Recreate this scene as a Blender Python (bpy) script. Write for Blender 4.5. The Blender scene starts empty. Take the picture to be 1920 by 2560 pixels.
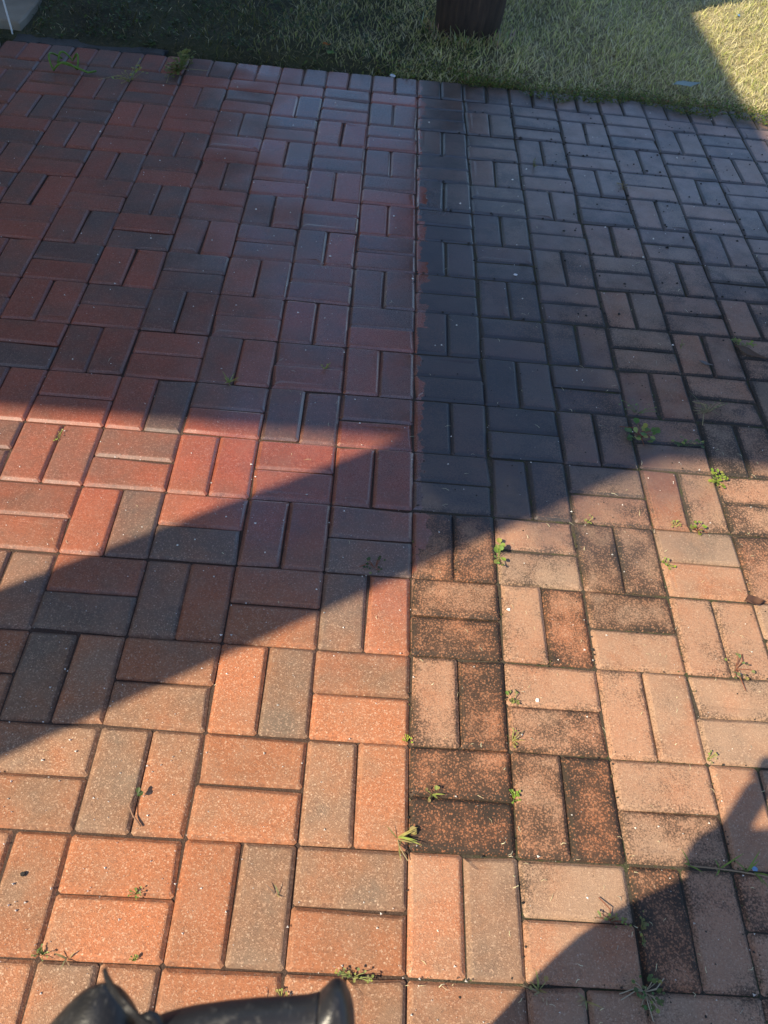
import bpy, math, random
from mathutils import Vector, Matrix
rnd = random.Random(7)
scn = bpy.context.scene
COL = scn.collection

# ------------------------------------------------------------------ camera, sky, sun, exposure
CAM = Vector((-0.148, -0.4383, 1.5073))
MR = Matrix(((0.9964175, -0.0747665, -0.0395232), (0.0328907, 0.7731488, -0.6333713), (0.0779123, 0.6298023, 0.7728381)))
FPX, PW, PH = 1975.8, 1920.0, 2560.0
cd = bpy.data.cameras.new('camera'); cam = bpy.data.objects.new('camera', cd); COL.objects.link(cam)
cam.matrix_world = Matrix.Translation(CAM) @ MR.to_4x4()
cd.sensor_fit = 'VERTICAL'; cd.sensor_height = 36.0; cd.sensor_width = 27.0
cd.lens = 36.0 * FPX / PH
cd.clip_start = 0.01; cd.clip_end = 2000
cd.dof.use_dof = True; cd.dof.focus_distance = 1.9; cd.dof.aperture_fstop = 20.0
scn.camera = cam

SUN_EL = math.radians(45.0)
SD = Vector((0.842, 0.539, -1.0)).normalized()           # the way the light travels (cot 45 deg = 1)
w = bpy.data.worlds.new('World'); scn.world = w; w.use_nodes = True
nt = w.node_tree
sky = nt.nodes.new('ShaderNodeTexSky'); sky.sky_type = 'NISHITA'; sky.sun_disc = False
sky.sun_elevation = SUN_EL
sky.sun_rotation = math.atan2(-SD.x, -SD.y)              # rotation measured from +Y towards +X
sky.air_density = 1.0; sky.dust_density = 0.6; sky.ozone_density = 5.0
nt.links.new(sky.outputs[0], nt.nodes['Background'].inputs[0])
nt.nodes['Background'].inputs[1].default_value = 0.115
sl = bpy.data.lights.new('sun', 'SUN'); sun = bpy.data.objects.new('sun', sl); COL.objects.link(sun)
sl.energy = 4.4; sl.angle = math.radians(0.6); sl.color = (1.0, 0.87, 0.64)
sun.rotation_euler = SD.to_track_quat('-Z', 'Y').to_euler(); sun.location = (-5, -4, 8)
vs = scn.view_settings
vs.view_transform = 'Standard'; vs.look = 'None'; vs.gamma = 1.0; vs.use_curve_mapping = False
vs.exposure = 0.80
scn.cycles.use_denoising = True

# ------------------------------------------------------------------ helpers
class NT:
    """tiny node-graph builder"""
    def __init__(s, name):
        s.m = bpy.data.materials.new(name); s.m.use_nodes = True
        s.t = s.m.node_tree; s.bsdf = s.t.nodes['Principled BSDF']; s.out = s.t.nodes['Material Output']
    def n(s, typ, **k):
        o = s.t.nodes.new('ShaderNode' + typ)
        for a, b in k.items(): setattr(o, a, b)
        return o
    def put(s, sock, v):
        if isinstance(v, bpy.types.NodeSocket): s.t.links.new(v, sock)
        else: sock.default_value = v
    def math(s, op, a, b=0.0, c=0.0, clamp=False):
        o = s.n('Math', operation=op, use_clamp=clamp)
        s.put(o.inputs[0], a); s.put(o.inputs[1], b)
        if op in ('MULTIPLY_ADD', 'SMOOTH_MIN', 'COMPARE'): s.put(o.inputs[2], c)
        return o.outputs[0]
    def step(s, v, lo, hi):
        o = s.n('MapRange', interpolation_type='SMOOTHSTEP'); o.clamp = True
        s.put(o.inputs[0], v); s.put(o.inputs[1], lo); s.put(o.inputs[2], hi); s.put(o.inputs[3], 0.0); s.put(o.inputs[4], 1.0)
        return o.outputs[0]
    def mix(s, f, a, b, mode='MIX'):
        o = s.n('Mix', data_type='RGBA', blend_type=mode)
        s.put(o.inputs[0], f)
        s.put(o.inputs[6], a if isinstance(a, bpy.types.NodeSocket) else (*a[:3], 1)); s.put(o.inputs[7], b if isinstance(b, bpy.types.NodeSocket) else (*b[:3], 1))
        return o.outputs[2]
    def noise(s, v, sc, det=2.0, rough=0.5):
        o = s.n('TexNoise'); s.put(o.inputs['Vector'], v); o.inputs['Scale'].default_value = sc
        o.inputs['Detail'].default_value = det; o.inputs['Roughness'].default_value = rough
        return o.outputs[0]
    def voro(s, v, sc, out='Color'):
        o = s.n('TexVoronoi'); s.put(o.inputs['Vector'], v); o.inputs['Scale'].default_value = sc
        return o.outputs[out]
    def sep(s, v):
        o = s.n('SeparateXYZ'); s.put(o.inputs[0], v); return o.outputs
    def ramp(s, f, stops):
        o = s.n('ValToRGB'); s.put(o.inputs[0], f); e = o.color_ramp.elements
        while len(e) < len(stops): e.new(0.5)
        for k, (p, c) in enumerate(stops): e[k].position = p; e[k].color = (*c, 1)
        return o.outputs[0]
    def bump(s, h, strength, dist):
        o = s.n('Bump'); s.put(o.inputs['Height'], h); s.put(o.inputs['Strength'], strength); o.inputs['Distance'].default_value = dist
        s.t.links.new(o.outputs[0], s.bsdf.inputs['Normal'])
    def pos(s): return s.n('NewGeometry').outputs['Position']
    def set(s, **k):
        for a, v in k.items():
            v = (*v[:3], 1) if isinstance(v, tuple) else v
            s.put(s.bsdf.inputs[a.replace('_', ' ')], v)
        return s.m

class MB:
    """collects vertices, faces and per-vertex colours, builds ONE mesh object"""
    def __init__(s): s.v = []; s.f = []; s.c = []; s.e = None
    def add(s, vs, fs, col=None):
        o = len(s.v); s.v += [tuple(p) for p in vs]; s.f += [tuple(i + o for i in f) for f in fs]
        s.c += [tuple(col) if col else (1, 1, 1, 1)] * len(vs)
    def box(s, a, b, col=None):
        x0, y0, z0 = a; x1, y1, z1 = b
        s.add([(x0,y0,z0),(x1,y0,z0),(x1,y1,z0),(x0,y1,z0),(x0,y0,z1),(x1,y0,z1),(x1,y1,z1),(x0,y1,z1)],
              [(0,3,2,1),(4,5,6,7),(0,1,5,4),(1,2,6,5),(2,3,7,6),(3,0,4,7)], col)
    def tube(s, pts, rad, n=8, col=None, cap=True):
        pts = [Vector(p) for p in pts]; rings = []; up = Vector((0.13, 0.21, 1)).normalized()
        vs = []; fs = []
        for i, p in enumerate(pts):
            d = (pts[min(i+1, len(pts)-1)] - pts[max(i-1, 0)]).normalized()
            a = d.cross(up)
            if a.length < 1e-4: a = d.cross(Vector((1, 0, 0)))
            a.normalize(); b = a.cross(d).normalized()
            r = rad[i] if isinstance(rad, (list, tuple)) else rad
            vs += [p + a*(r*math.cos(t*2*math.pi/n)) + b*(r*math.sin(t*2*math.pi/n)) for t in range(n)]
        for i in range(len(pts)-1):
            for t in range(n): fs.append((i*n+t, i*n+(t+1) % n, (i+1)*n+(t+1) % n, (i+1)*n+t))
        if cap: fs.append(tuple(range(n))[::-1]); fs.append(tuple((len(pts)-1)*n+t for t in range(n)))
        s.add(vs, fs, col)
    def build(s, name, mat, parent=None, smooth=False, attr=None):
        me = bpy.data.meshes.new(name); me.from_pydata(s.v, [], s.f); me.update()
        if attr:
            ca = me.attributes.new(attr, 'FLOAT_COLOR', 'POINT')
            ca.data.foreach_set('color', [x for c in s.c for x in (c if len(c) == 4 else (*c, 1))])
        if smooth: me.polygons.foreach_set('use_smooth', [True]*len(me.polygons))
        me.materials.append(mat)
        o = bpy.data.objects.new(name, me); COL.objects.link(o); o.parent = parent
        return o
def tag(o, label=None, cat=None, group=None, kind=None):
    if label: o['label'] = label
    if cat: o['category'] = cat
    if group: o['group'] = group
    if kind: o['kind'] = kind
    return o
def empty(name, loc=(0, 0, 0), rz=0):
    o = bpy.data.objects.new(name, None); o.empty_display_size = 0.05; COL.objects.link(o); o.location = loc; o.rotation_euler = (0, 0, rz); return o
def project(p):
    d = MR.transposed() @ (Vector(p) - CAM)
    if d.z > -0.01: return None
    return (PW/2 + FPX*d.x/-d.z, PH/2 - FPX*d.y/-d.z)
def sight(px, py, depth):       # world point at a given depth along the line of sight through a photo pixel
    return CAM + MR @ Vector(((px-PW/2)/FPX*depth, -(py-PH/2)/FPX*depth, -depth))

# ------------------------------------------------------------------ materials
def brick_material(name, from_object):
    g = NT(name); pos = g.pos(); X, Y, Z = g.sep(pos)
    if from_object:
        oi = g.n('ObjectInfo'); col, alpha = oi.outputs['Color'], oi.outputs['Alpha']
    else:
        at = g.n('Attribute', attribute_name='tone'); col, alpha = at.outputs['Color'], at.outputs['Alpha']
    sc = g.n('SeparateColor'); g.put(sc.inputs[0], col); tone, bright, seed = sc.outputs
    off = g.n('CombineXYZ'); g.put(off.inputs[0], g.math('MULTIPLY', seed, 37.0)); g.put(off.inputs[1], g.math('MULTIPLY', seed, 91.0)); g.put(off.inputs[2], seed)
    va = g.n('VectorMath', operation='ADD'); g.put(va.inputs[0], pos); g.put(va.inputs[1], off.outputs[0]); p2 = va.outputs[0]
    edge = g.n('Attribute', attribute_name='edge').outputs['Fac']
    ng = g.n('NewGeometry'); nz = g.sep(ng.outputs['True Normal'])[2]
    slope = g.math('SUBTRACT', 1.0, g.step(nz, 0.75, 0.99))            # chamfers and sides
    # body colour: red through brown to grey, drifting across each brick
    nb = g.math('ADD', g.math('MULTIPLY', g.noise(p2, 8.0, 4.0, 0.62), 0.75), g.math('MULTIPLY', g.noise(pos, 4.0, 2.0, 0.55), 0.25))
    tf = g.math('ADD', tone, g.math('MULTIPLY', g.math('SUBTRACT', nb, 0.5), 2.1), clamp=True)
    base = g.ramp(tf, [(0.0, (0.410, 0.148, 0.066)), (0.32, (0.372, 0.148, 0.070)), (0.62, (0.290, 0.152, 0.086)), (1.0, (0.212, 0.148, 0.102))])
    # aggregate
    vo = g.n('TexVoronoi'); g.put(vo.inputs['Vector'], pos); vo.inputs['Scale'].default_value = 460.0
    vc, vc_b, _ = g.sep(vo.outputs['Color'])
    speck = g.step(vc, 0.80, 0.90)
    base = g.mix(g.math('MULTIPLY', speck, 0.46), base, (0.60, 0.38, 0.25))
    base = g.mix(g.math('MULTIPLY', g.step(vc, 0.24, 0.10), 0.40), base, (0.13, 0.06, 0.04))
    v2 = g.n('TexVoronoi'); g.put(v2.inputs['Vector'], pos); v2.inputs['Scale'].default_value = 210.0
    vb = g.sep(v2.outputs['Color'])[0]
    big = g.math('MULTIPLY', g.step(vb, 0.945, 0.96), g.step(v2.outputs['Distance'], 0.45, 0.25))
    base = g.mix(g.math('MULTIPLY', big, 0.60), base, (0.66, 0.47, 0.33))
    fine = g.noise(pos, 560.0, 1.0, 0.6)
    mid = g.noise(pos, 85.0, 2.0, 0.6)
    mod = g.math('MULTIPLY', g.math('ADD', 0.66, g.math('ADD', g.math('MULTIPLY', fine, 0.48), g.math('MULTIPLY', mid, 0.22))), g.math('ADD', 0.66, g.math('MULTIPLY', bright, 0.68)))
    cc = g.n('CombineXYZ')
    for k in range(3): g.put(cc.inputs[k], mod)
    base = g.mix(1.0, base, cc.outputs[0], 'MULTIPLY')
    dusty = g.math('MULTIPLY', g.step(g.noise(pos, 13.0, 4.0, 0.65), 0.42, 0.72), 0.32)      # thin pale bloom, blotchy
    base = g.mix(dusty, base, (0.345, 0.215, 0.138))
    # which side of the seam: washed (left) or still dirty (right); the spray overlaps in uneven steps
    wob = g.math('MULTIPLY', g.math('SUBTRACT', g.noise(pos, 24.0, 2.0), 0.5), 0.035)
    wn = g.n('TexWhiteNoise', noise_dimensions='1D'); g.put(wn.inputs['W'], g.math('FLOOR', g.math('MULTIPLY', g.math('ADD', g.math('ADD', Y, wob), 0.03), 8.3)))
    stepx = g.math('MULTIPLY', g.math('MULTIPLY', wn.outputs[0], wn.outputs[0]), 0.034)
    far = g.step(Y, 0.55, 0.75)
    ex = g.math('ADD', g.math('MULTIPLY', g.math('ADD', stepx, 0.010), far), g.math('MULTIPLY', g.math('SUBTRACT', g.noise(pos, 38.0, 3.0, 0.6), 0.5), g.math('ADD', 0.012, g.math('MULTIPLY', far, 0.05))))
    right = g.step(g.math('SUBTRACT', X, ex), -0.0015, 0.0025)
    nleft = g.math('SUBTRACT', 1.0, right)
    # grime: fine mottled film that leaves the aggregate showing, gathered along the edges
    n5 = g.noise(pos, 6.5, 3.0, 0.6)
    nd = g.math('ADD', g.math('MULTIPLY', n5, 0.65), g.math('MULTIPLY', g.noise(p2, 17.0, 2.0, 0.6), 0.35))
    farg = g.step(Y, 0.60, 1.25)
    d = g.math('ADD', g.math('ADD', nd, g.math('SUBTRACT', alpha, 0.5)), g.math('MULTIPLY', farg, 0.10))
    d = g.math('ADD', d, g.math('MULTIPLY', edge, 0.07))
    d = g.step(d, 0.34, 0.92)
    d = g.math('ADD', d, g.math('MULTIPLY', slope, g.math('ADD', 0.10, g.math('MULTIPLY', farg, 0.38))), clamp=True)
    gap = g.step(g.math('ADD', v2.outputs['Distance'], g.math('MULTIPLY', g.math('SUBTRACT', vb, 0.5), 0.35)), 0.15, 0.60)
    fn = g.step(g.noise(pos, 330.0, 2.0, 0.65), 0.25, 0.75)
    dk1 = g.step(d, 0.10, 0.80)
    val = g.math('ADD', d, g.math('ADD', g.math('MULTIPLY', g.math('SUBTRACT', fn, 0.5), 0.75), g.math('MULTIPLY', g.math('SUBTRACT', gap, 0.5), 0.55)))
    dm = g.math('MULTIPLY', g.step(val, 0.30, 1.05), g.math('ADD', 0.44, g.math('MULTIPLY', d, 0.54)))
    dm = g.math('MULTIPLY', dm, right)
    al2 = g.math('ADD', alpha, g.math('MULTIPLY', g.math('SUBTRACT', g.noise(pos, 9.0, 3.0, 0.6), 0.5), 0.55))
    weath = g.math('MULTIPLY', right, g.math('MULTIPLY', g.step(al2, 0.24, 0.52), g.math('SUBTRACT', 0.50, g.math('MULTIPLY', g.step(al2, 0.52, 0.78), 0.42))))
    base = g.mix(weath, base, (0.450, 0.292, 0.190))
    base = g.mix(g.math('MULTIPLY', g.math('MULTIPLY', dk1, right), g.math('MULTIPLY', g.step(alpha, 0.50, 0.68), 0.60)), base, (0.30, 0.110, 0.042))
    base = g.mix(dm, base, (0.026, 0.018, 0.011))
    # dark mud in the washed chamfers
    mud = g.math('MULTIPLY', g.math('MULTIPLY', slope, nleft), g.math('SUBTRACT', g.step(mid, 0.40, 0.62), g.math('MULTIPLY', farg, 0.6)), clamp=True)
    base = g.mix(g.math('MULTIPLY', mud, 0.40), base, (0.10, 0.042, 0.026))
    # water still standing: darker and glossier
    n3 = g.noise(pos, 3.4, 2.0, 0.5)
    damp = g.math('MULTIPLY', nleft, g.step(g.math('ADD', Y, g.math('MULTIPLY', n3, 0.5)), 0.45, 1.15))
    sx = g.math('SUBTRACT', 1.0, g.step(g.math('ADD', g.math('SUBTRACT', X, g.math('MULTIPLY', g.step(Y, 2.4, 1.1), 0.32)), g.math('ADD', g.math('MULTIPLY', n3, 0.55), g.math('MULTIPLY', g.math('SUBTRACT', n5, 0.5), 0.5))), 0.26, 0.80))
    soak = g.math('MULTIPLY', g.math('MULTIPLY', sx, g.step(g.math('ADD', Y, g.math('MULTIPLY', n5, 0.5)), 0.86, 1.20)), g.math('MULTIPLY', right, g.math('SUBTRACT', 1.0, g.math('MULTIPLY', g.step(Y, 2.1, 2.7), 0.55))))
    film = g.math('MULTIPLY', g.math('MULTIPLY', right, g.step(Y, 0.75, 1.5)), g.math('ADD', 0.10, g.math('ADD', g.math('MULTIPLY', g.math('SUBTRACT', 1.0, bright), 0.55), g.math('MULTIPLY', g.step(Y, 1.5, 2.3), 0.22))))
    skysheen = g.math('MULTIPLY', g.step(Y, 1.3, 2.4), g.step(g.math('ADD', X, g.math('MULTIPLY', n3, 0.4)), 0.35, 0.95))  # sky sheen painted in: lighter violet film colour on the far right pavers
    base = g.mix(film, base, g.mix(skysheen, g.ramp(g.noise(pos, 10.0, 4.0, 0.65), [(0.42, (0.014, 0.013, 0.015)), (0.60, (0.120, 0.092, 0.085))]), g.ramp(g.noise(p2, 10.0, 4.0, 0.65), [(0.36, (0.055, 0.050, 0.058)), (0.62, (0.200, 0.160, 0.160))])))
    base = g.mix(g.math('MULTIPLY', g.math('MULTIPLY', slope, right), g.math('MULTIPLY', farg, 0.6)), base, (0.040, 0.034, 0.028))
    base = g.mix(g.math('MULTIPLY', soak, 0.76), base, g.mix(bright, (0.022, 0.023, 0.028), (0.050, 0.047, 0.050)))
    pud = g.step(n3, 0.50, 0.64)
    wet = g.math('MAXIMUM', g.math('MULTIPLY', damp, 0.90), g.math('MULTIPLY', soak, 0.42))
    gloss = g.math('MULTIPLY', wet, g.math('ADD', 0.30, g.math('MULTIPLY', g.step(g.math('ADD', g.math('ADD', X, g.math('MULTIPLY', n3, 0.9)), g.math('MULTIPLY', Y, 0.10)), -0.20, 0.30), 0.80)))
    tint = g.mix(tf, (0.68, 0.44, 0.53), (0.46, 0.39, 0.47))
    base = g.mix(wet, base, g.mix(1.0, base, tint, 'MULTIPLY'))
    gloss = g.math('MAXIMUM', gloss, g.math('MULTIPLY', g.math('MULTIPLY', slope, damp), 0.55))
    ro = g.math('SUBTRACT', g.math('SUBTRACT', 0.78, g.math('MULTIPLY', right, g.math('ADD', 0.06, g.math('MULTIPLY', g.step(Y, 1.4, 2.6), 0.30)))), g.math('MULTIPLY', gloss, 0.50))
    ro = g.math('SUBTRACT', ro, g.math('MULTIPLY', g.math('MULTIPLY', gloss, pud), 0.17))
    ro = g.math('ADD', ro, g.math('MULTIPLY', g.math('SUBTRACT', fine, 0.5), 0.14), clamp=True)
    h = g.math('ADD', g.math('MULTIPLY', fine, 0.7), g.math('ADD', g.math('MULTIPLY', vo.outputs['Distance'], 0.8), g.math('MULTIPLY', mid, 0.9)))
    g.bump(h, g.math('SUBTRACT', 0.40, g.math('MULTIPLY', wet, 0.34)), 0.0018)
    g.set(Base_Color=base, Roughness=ro)
    g.put(g.bsdf.inputs['Specular IOR Level'], g.math('ADD', g.math('ADD', 0.35, g.math('MULTIPLY', right, g.math('ADD', 0.12, g.math('MULTIPLY', g.step(Y, 1.5, 2.7), 0.75)))), g.math('MULTIPLY', gloss, 0.85)))
    return g.m
M = {}
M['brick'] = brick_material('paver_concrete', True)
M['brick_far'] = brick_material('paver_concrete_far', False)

g = NT('joint_soil'); p = g.pos(); X, Y, Z = g.sep(p)
c = g.mix(g.step(X, -0.02, 0.02), (0.080, 0.046, 0.032), (0.070, 0.054, 0.036))
c = g.mix(g.math('MULTIPLY', g.step(g.noise(p, 40.0, 3.0), 0.52, 0.62), g.step(X, 0.0, 0.3)), c, (0.060, 0.065, 0.025))
c = g.mix(g.step(g.noise(p, 420.0, 2.0), 0.55, 0.7), c, (0.14, 0.10, 0.075))
g.bump(g.noise(p, 260.0, 4.0, 0.7), 0.9, 0.006); M['joint'] = g.set(Base_Color=c, Roughness=0.95)

g = NT('soil'); p = g.pos()
c = g.ramp(g.noise(p, 3.0, 5.0, 0.6), [(0.3, (0.035, 0.030, 0.018)), (0.55, (0.055, 0.058, 0.022)), (0.75, (0.085, 0.082, 0.036))])
c = g.mix(g.step(g.sep(p)[0], -0.2, 1.4), c, g.ramp(g.noise(p, 30.0, 4.0), [(0.35, (0.26, 0.22, 0.10)), (0.65, (0.46, 0.40, 0.22))]))  # ground colour lightened towards the right to brighten the sunlit lawn
c = g.mix(g.step(g.noise(p, 90.0, 3.0), 0.5, 0.7), c, (0.10, 0.085, 0.045))
g.bump(g.noise(p, 70.0, 5.0, 0.7), 0.8, 0.02); M['soil'] = g.set(Base_Color=c, Roughness=0.95)

def leaf_mat(name, trans=0.35, rough=0.5):
    g = NT(name); at = g.n('Attribute', attribute_name='Col')
    t = g.n('BsdfTranslucent'); m = g.n('MixShader'); m.inputs[0].default_value = trans
    nn = g.mix(g.math('MULTIPLY', g.noise(g.pos(), 120.0, 2.0), 0.12), at.outputs['Color'], (0.05, 0.06, 0.02))
    g.put(g.bsdf.inputs['Base Color'], nn); g.put(t.inputs[0], nn); g.bsdf.inputs['Roughness'].default_value = rough
    g.bsdf.inputs['Specular IOR Level'].default_value = 0.3
    g.t.links.new(g.bsdf.outputs[0], m.inputs[1]); g.t.links.new(t.outputs[0], m.inputs[2]); g.t.links.new(m.outputs[0], g.out.inputs[0])
    return g.m
M['grass'] = leaf_mat('grass_blade', 0.50, 0.55); M['leaf'] = leaf_mat('weed_leaf', 0.35, 0.45); M['dry'] = leaf_mat('dry_matter', 0.15, 0.8)

g = NT('crumb'); at = g.n('Attribute', attribute_name='Col'); M['crumb'] = g.set(Base_Color=at.outputs['Color'], Roughness=0.85)

g = NT('weathered_concrete'); p = g.pos()
c = g.ramp(g.noise(p, 5.0, 5.0, 0.6), [(0.3, (0.20, 0.165, 0.125)), (0.7, (0.34, 0.29, 0.225))])
c = g.mix(g.step(g.noise(p, 14.0, 4.0), 0.60, 0.72), c, (0.14, 0.13, 0.11))
g.bump(g.noise(p, 180.0, 4.0), 0.4, 0.004); M['concrete'] = g.set(Base_Color=c, Roughness=0.85)
g = NT('damp_mortar'); p = g.pos()
c = g.ramp(g.noise(p, 9.0, 4.0), [(0.3, (0.030, 0.029, 0.028)), (0.7, (0.060, 0.056, 0.053))])
g.bump(g.noise(p, 120.0, 4.0), 0.5, 0.005); M['mortar'] = g.set(Base_Color=c, Roughness=0.6)

g = NT('dark_bark'); p = g.pos(); mp = g.n('Mapping'); mp.inputs['Scale'].default_value = (1, 1, 0.12); g.put(mp.inputs[0], p)
n1 = g.noise(mp.outputs[0], 45.0, 4.0, 0.6)
c = g.ramp(n1, [(0.3, (0.022, 0.016, 0.013)), (0.62, (0.055, 0.036, 0.026)), (0.8, (0.095, 0.062, 0.042))])
g.bump(g.math('ADD', n1, g.math('MULTIPLY', g.noise(p, 90.0, 4.0), 0.3)), 0.6, 0.015); M['bark'] = g.set(Base_Color=c, Roughness=0.9)

def plain(name, col, rough=0.6, spec=0.5, bumpsc=None, var=0.25):
    g = NT(name); p = g.pos(); n1 = g.noise(p, 12.0, 4.0, 0.6)
    dark = tuple(x*(1-var) for x in col); c = g.mix(n1, dark, tuple(min(1, x*(1+var)) for x in col))
    if bumpsc: g.bump(g.noise(p, bumpsc, 3.0), 0.3, 0.002)
    g.bsdf.inputs['Specular IOR Level'].default_value = spec
    return g.set(Base_Color=c, Roughness=rough)
M['stucco'] = plain('stucco', (0.62, 0.58, 0.50), 0.9, 0.2, 90.0, 0.06)
M['trim'] = plain('painted_trim', (0.74, 0.72, 0.68), 0.6, 0.4, None, 0.04)
M['roof'] = plain('roof_shingle', (0.12, 0.10, 0.09), 0.9, 0.2, 40.0)
M['glass'] = plain('window_glass', (0.03, 0.04, 0.05), 0.08, 0.6, None, 0.05)
M['white'] = plain('white_plastic', (0.72, 0.72, 0.70), 0.45, 0.5, None, 0.06)
def scuffed(name, col, rough):
    g = NT(name); p = g.pos(); c = g.mix(g.noise(p, 60.0, 3.0), tuple(v*.7 for v in col), tuple(v*1.3 for v in col))
    dust = g.math('MULTIPLY', g.step(g.noise(p, 140.0, 5.0, 0.7), 0.54, 0.74), 0.55)
    c = g.mix(dust, c, (0.15, 0.14, 0.13)); mp = g.n('Mapping'); mp.inputs['Scale'].default_value = (9, 1, 1); mp.inputs['Rotation'].default_value = (0, 0, .6); g.put(mp.inputs[0], p)
    c = g.mix(g.math('MULTIPLY', g.step(g.noise(mp.outputs[0], 220.0, 2.0), 0.66, 0.72), 0.35), c, (0.20, 0.19, 0.18))
    g.bump(g.noise(p, 1100.0, 2.0), 0.25, 0.0006)
    return g.set(Base_Color=c, Roughness=g.math('ADD', rough, g.math('MULTIPLY', dust, 0.5)))
M['black'] = scuffed('black_plastic', (0.016, 0.016, 0.018), 0.36)
M['rubber'] = scuffed('black_rubber', (0.022, 0.022, 0.026), 0.36)
M['hole_black'] = plain('painted_hole_dark', (0.004, 0.004, 0.004), 0.8, 0.2)
M['steel'] = plain('wand_steel', (0.10, 0.10, 0.11), 0.4, 0.5)
M['hair'] = plain('dark_hair', (0.025, 0.017, 0.012), 0.6, 0.4)
M['phone'] = plain('phone_shell', (0.02, 0.02, 0.025), 0.25, 0.5)

# ------------------------------------------------------------------ ground sheet
S = 0.203                      # one basket-weave cell: two pavers, 203 mm
PX0, PX1, PY0, PY1 = -9*S, 12*S, -9*S, 15.5*S + 0.172
def lawn_z(x, y):
    if PX0-0.02 < x < PX1 and y < PY1+0.01: return -0.10
    e = y - PY1
    n = 0.012*math.sin(x*7.1+y*3.3) + 0.010*math.sin(x*17.0-y*9.1)
    if -1.25 < x < -0.12: return -0.055 + 0.075*min(1, max(0, (e-0.02)/0.10)) + n*min(1, e*5)
    return -0.012 + 0.03*min(1, max(0, e/0.4)) + n*min(1, max(0, e*4))
mb = MB()
xs = [-400, -120, -40, -12, -6] + [-3.4 + 0.06*i for i in range(124)] + [6, 12, 40, 120, 400]
ys = [-400, -120, -40, -12, -5] + [-2.4 + 0.06*i for i in range(156)] + [12, 40, 120, 400, 900]
nx, ny = len(xs), len(ys)
mb.v = [(x, y, lawn_z(x, y) if (x < 4.2 and x > -3.5 and y > -2.5 and y < 7) else -0.02) for y in ys for x in xs]
mb.f = [(j*nx+i, j*nx+i+1, (j+1)*nx+i+1, (j+1)*nx+i) for j in range(ny-1) for i in range(nx-1)]
tag(mb.build('ground', M['soil'], None, True), kind='structure')

# ------------------------------------------------------------------ paved patio: bed + every paver
mb = MB()
mb.box((PX0-0.004, PY0-0.01, -0.085), (PX1+0.002, PY1-0.004, -0.0090))
mb.box((0.004, PY0-0.01, -0.0092), (PX1+0.001, PY1-0.005, -0.0082))
patio = tag(mb.build('patio', M['joint']), kind='structure')

def paver_mesh(name, L, W, seed):
    r = random.Random(seed); H = 0.06; L += r.uniform(-.0012, .0003); W += r.uniform(-.0012, .0003)
    def ring(inset, z, jit):
        a, b, c = L/2-inset, W/2-inset, 0.0045
        pts = [(a-c, -b), (a, -b+c), (a, b-c), (a-c, b), (-a+c, b), (-a, b-c), (-a, -b+c), (-a+c, -b)]
        out = [(x+r.uniform(-jit, jit), y+r.uniform(-jit, jit), z) for x, y in pts]
        for (k, amt, dz) in chips:
            x, y, zz = out[k]; out[k] = (x - math.copysign(amt, x), y - math.copysign(amt, y), zz - dz if z > -.03 else zz)
        return out
    chips = [(r.randrange(8), r.uniform(.002, .006), r.uniform(0, .002)) for _ in range(r.choice((0, 0, 1, 2)))]
    R = [ring(0.0, -H, 0), ring(0.0, -0.0066, 0.0006), ring(0.0064, -0.0010, 0.0005), ring(0.0092, 0.0, 0.0004), ring(0.020, 0.0003, 0.001)]
    v = [p for q in R for p in q]; f = []
    for k in range(4):
        for i in range(8): f.append((k*8+i, k*8+(i+1) % 8, (k+1)*8+(i+1) % 8, (k+1)*8+i))
    f.append(tuple(range(32, 40)))
    me = bpy.data.meshes.new(name); me.from_pydata(v, [], f); me.update()
    at = me.attributes.new('edge', 'FLOAT', 'POINT'); at.data.foreach_set('value', [1.0]*32 + [0.0]*8)
    return me
LONG = [paver_mesh('paver', 0.2010, 0.0995, k) for k in range(14)]
SOLD = [paver_mesh('paver_border', 0.170, 0.0995, 20+k) for k in range(3)]
for me in LONG + SOLD: me.materials.append(M['brick'])

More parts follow.
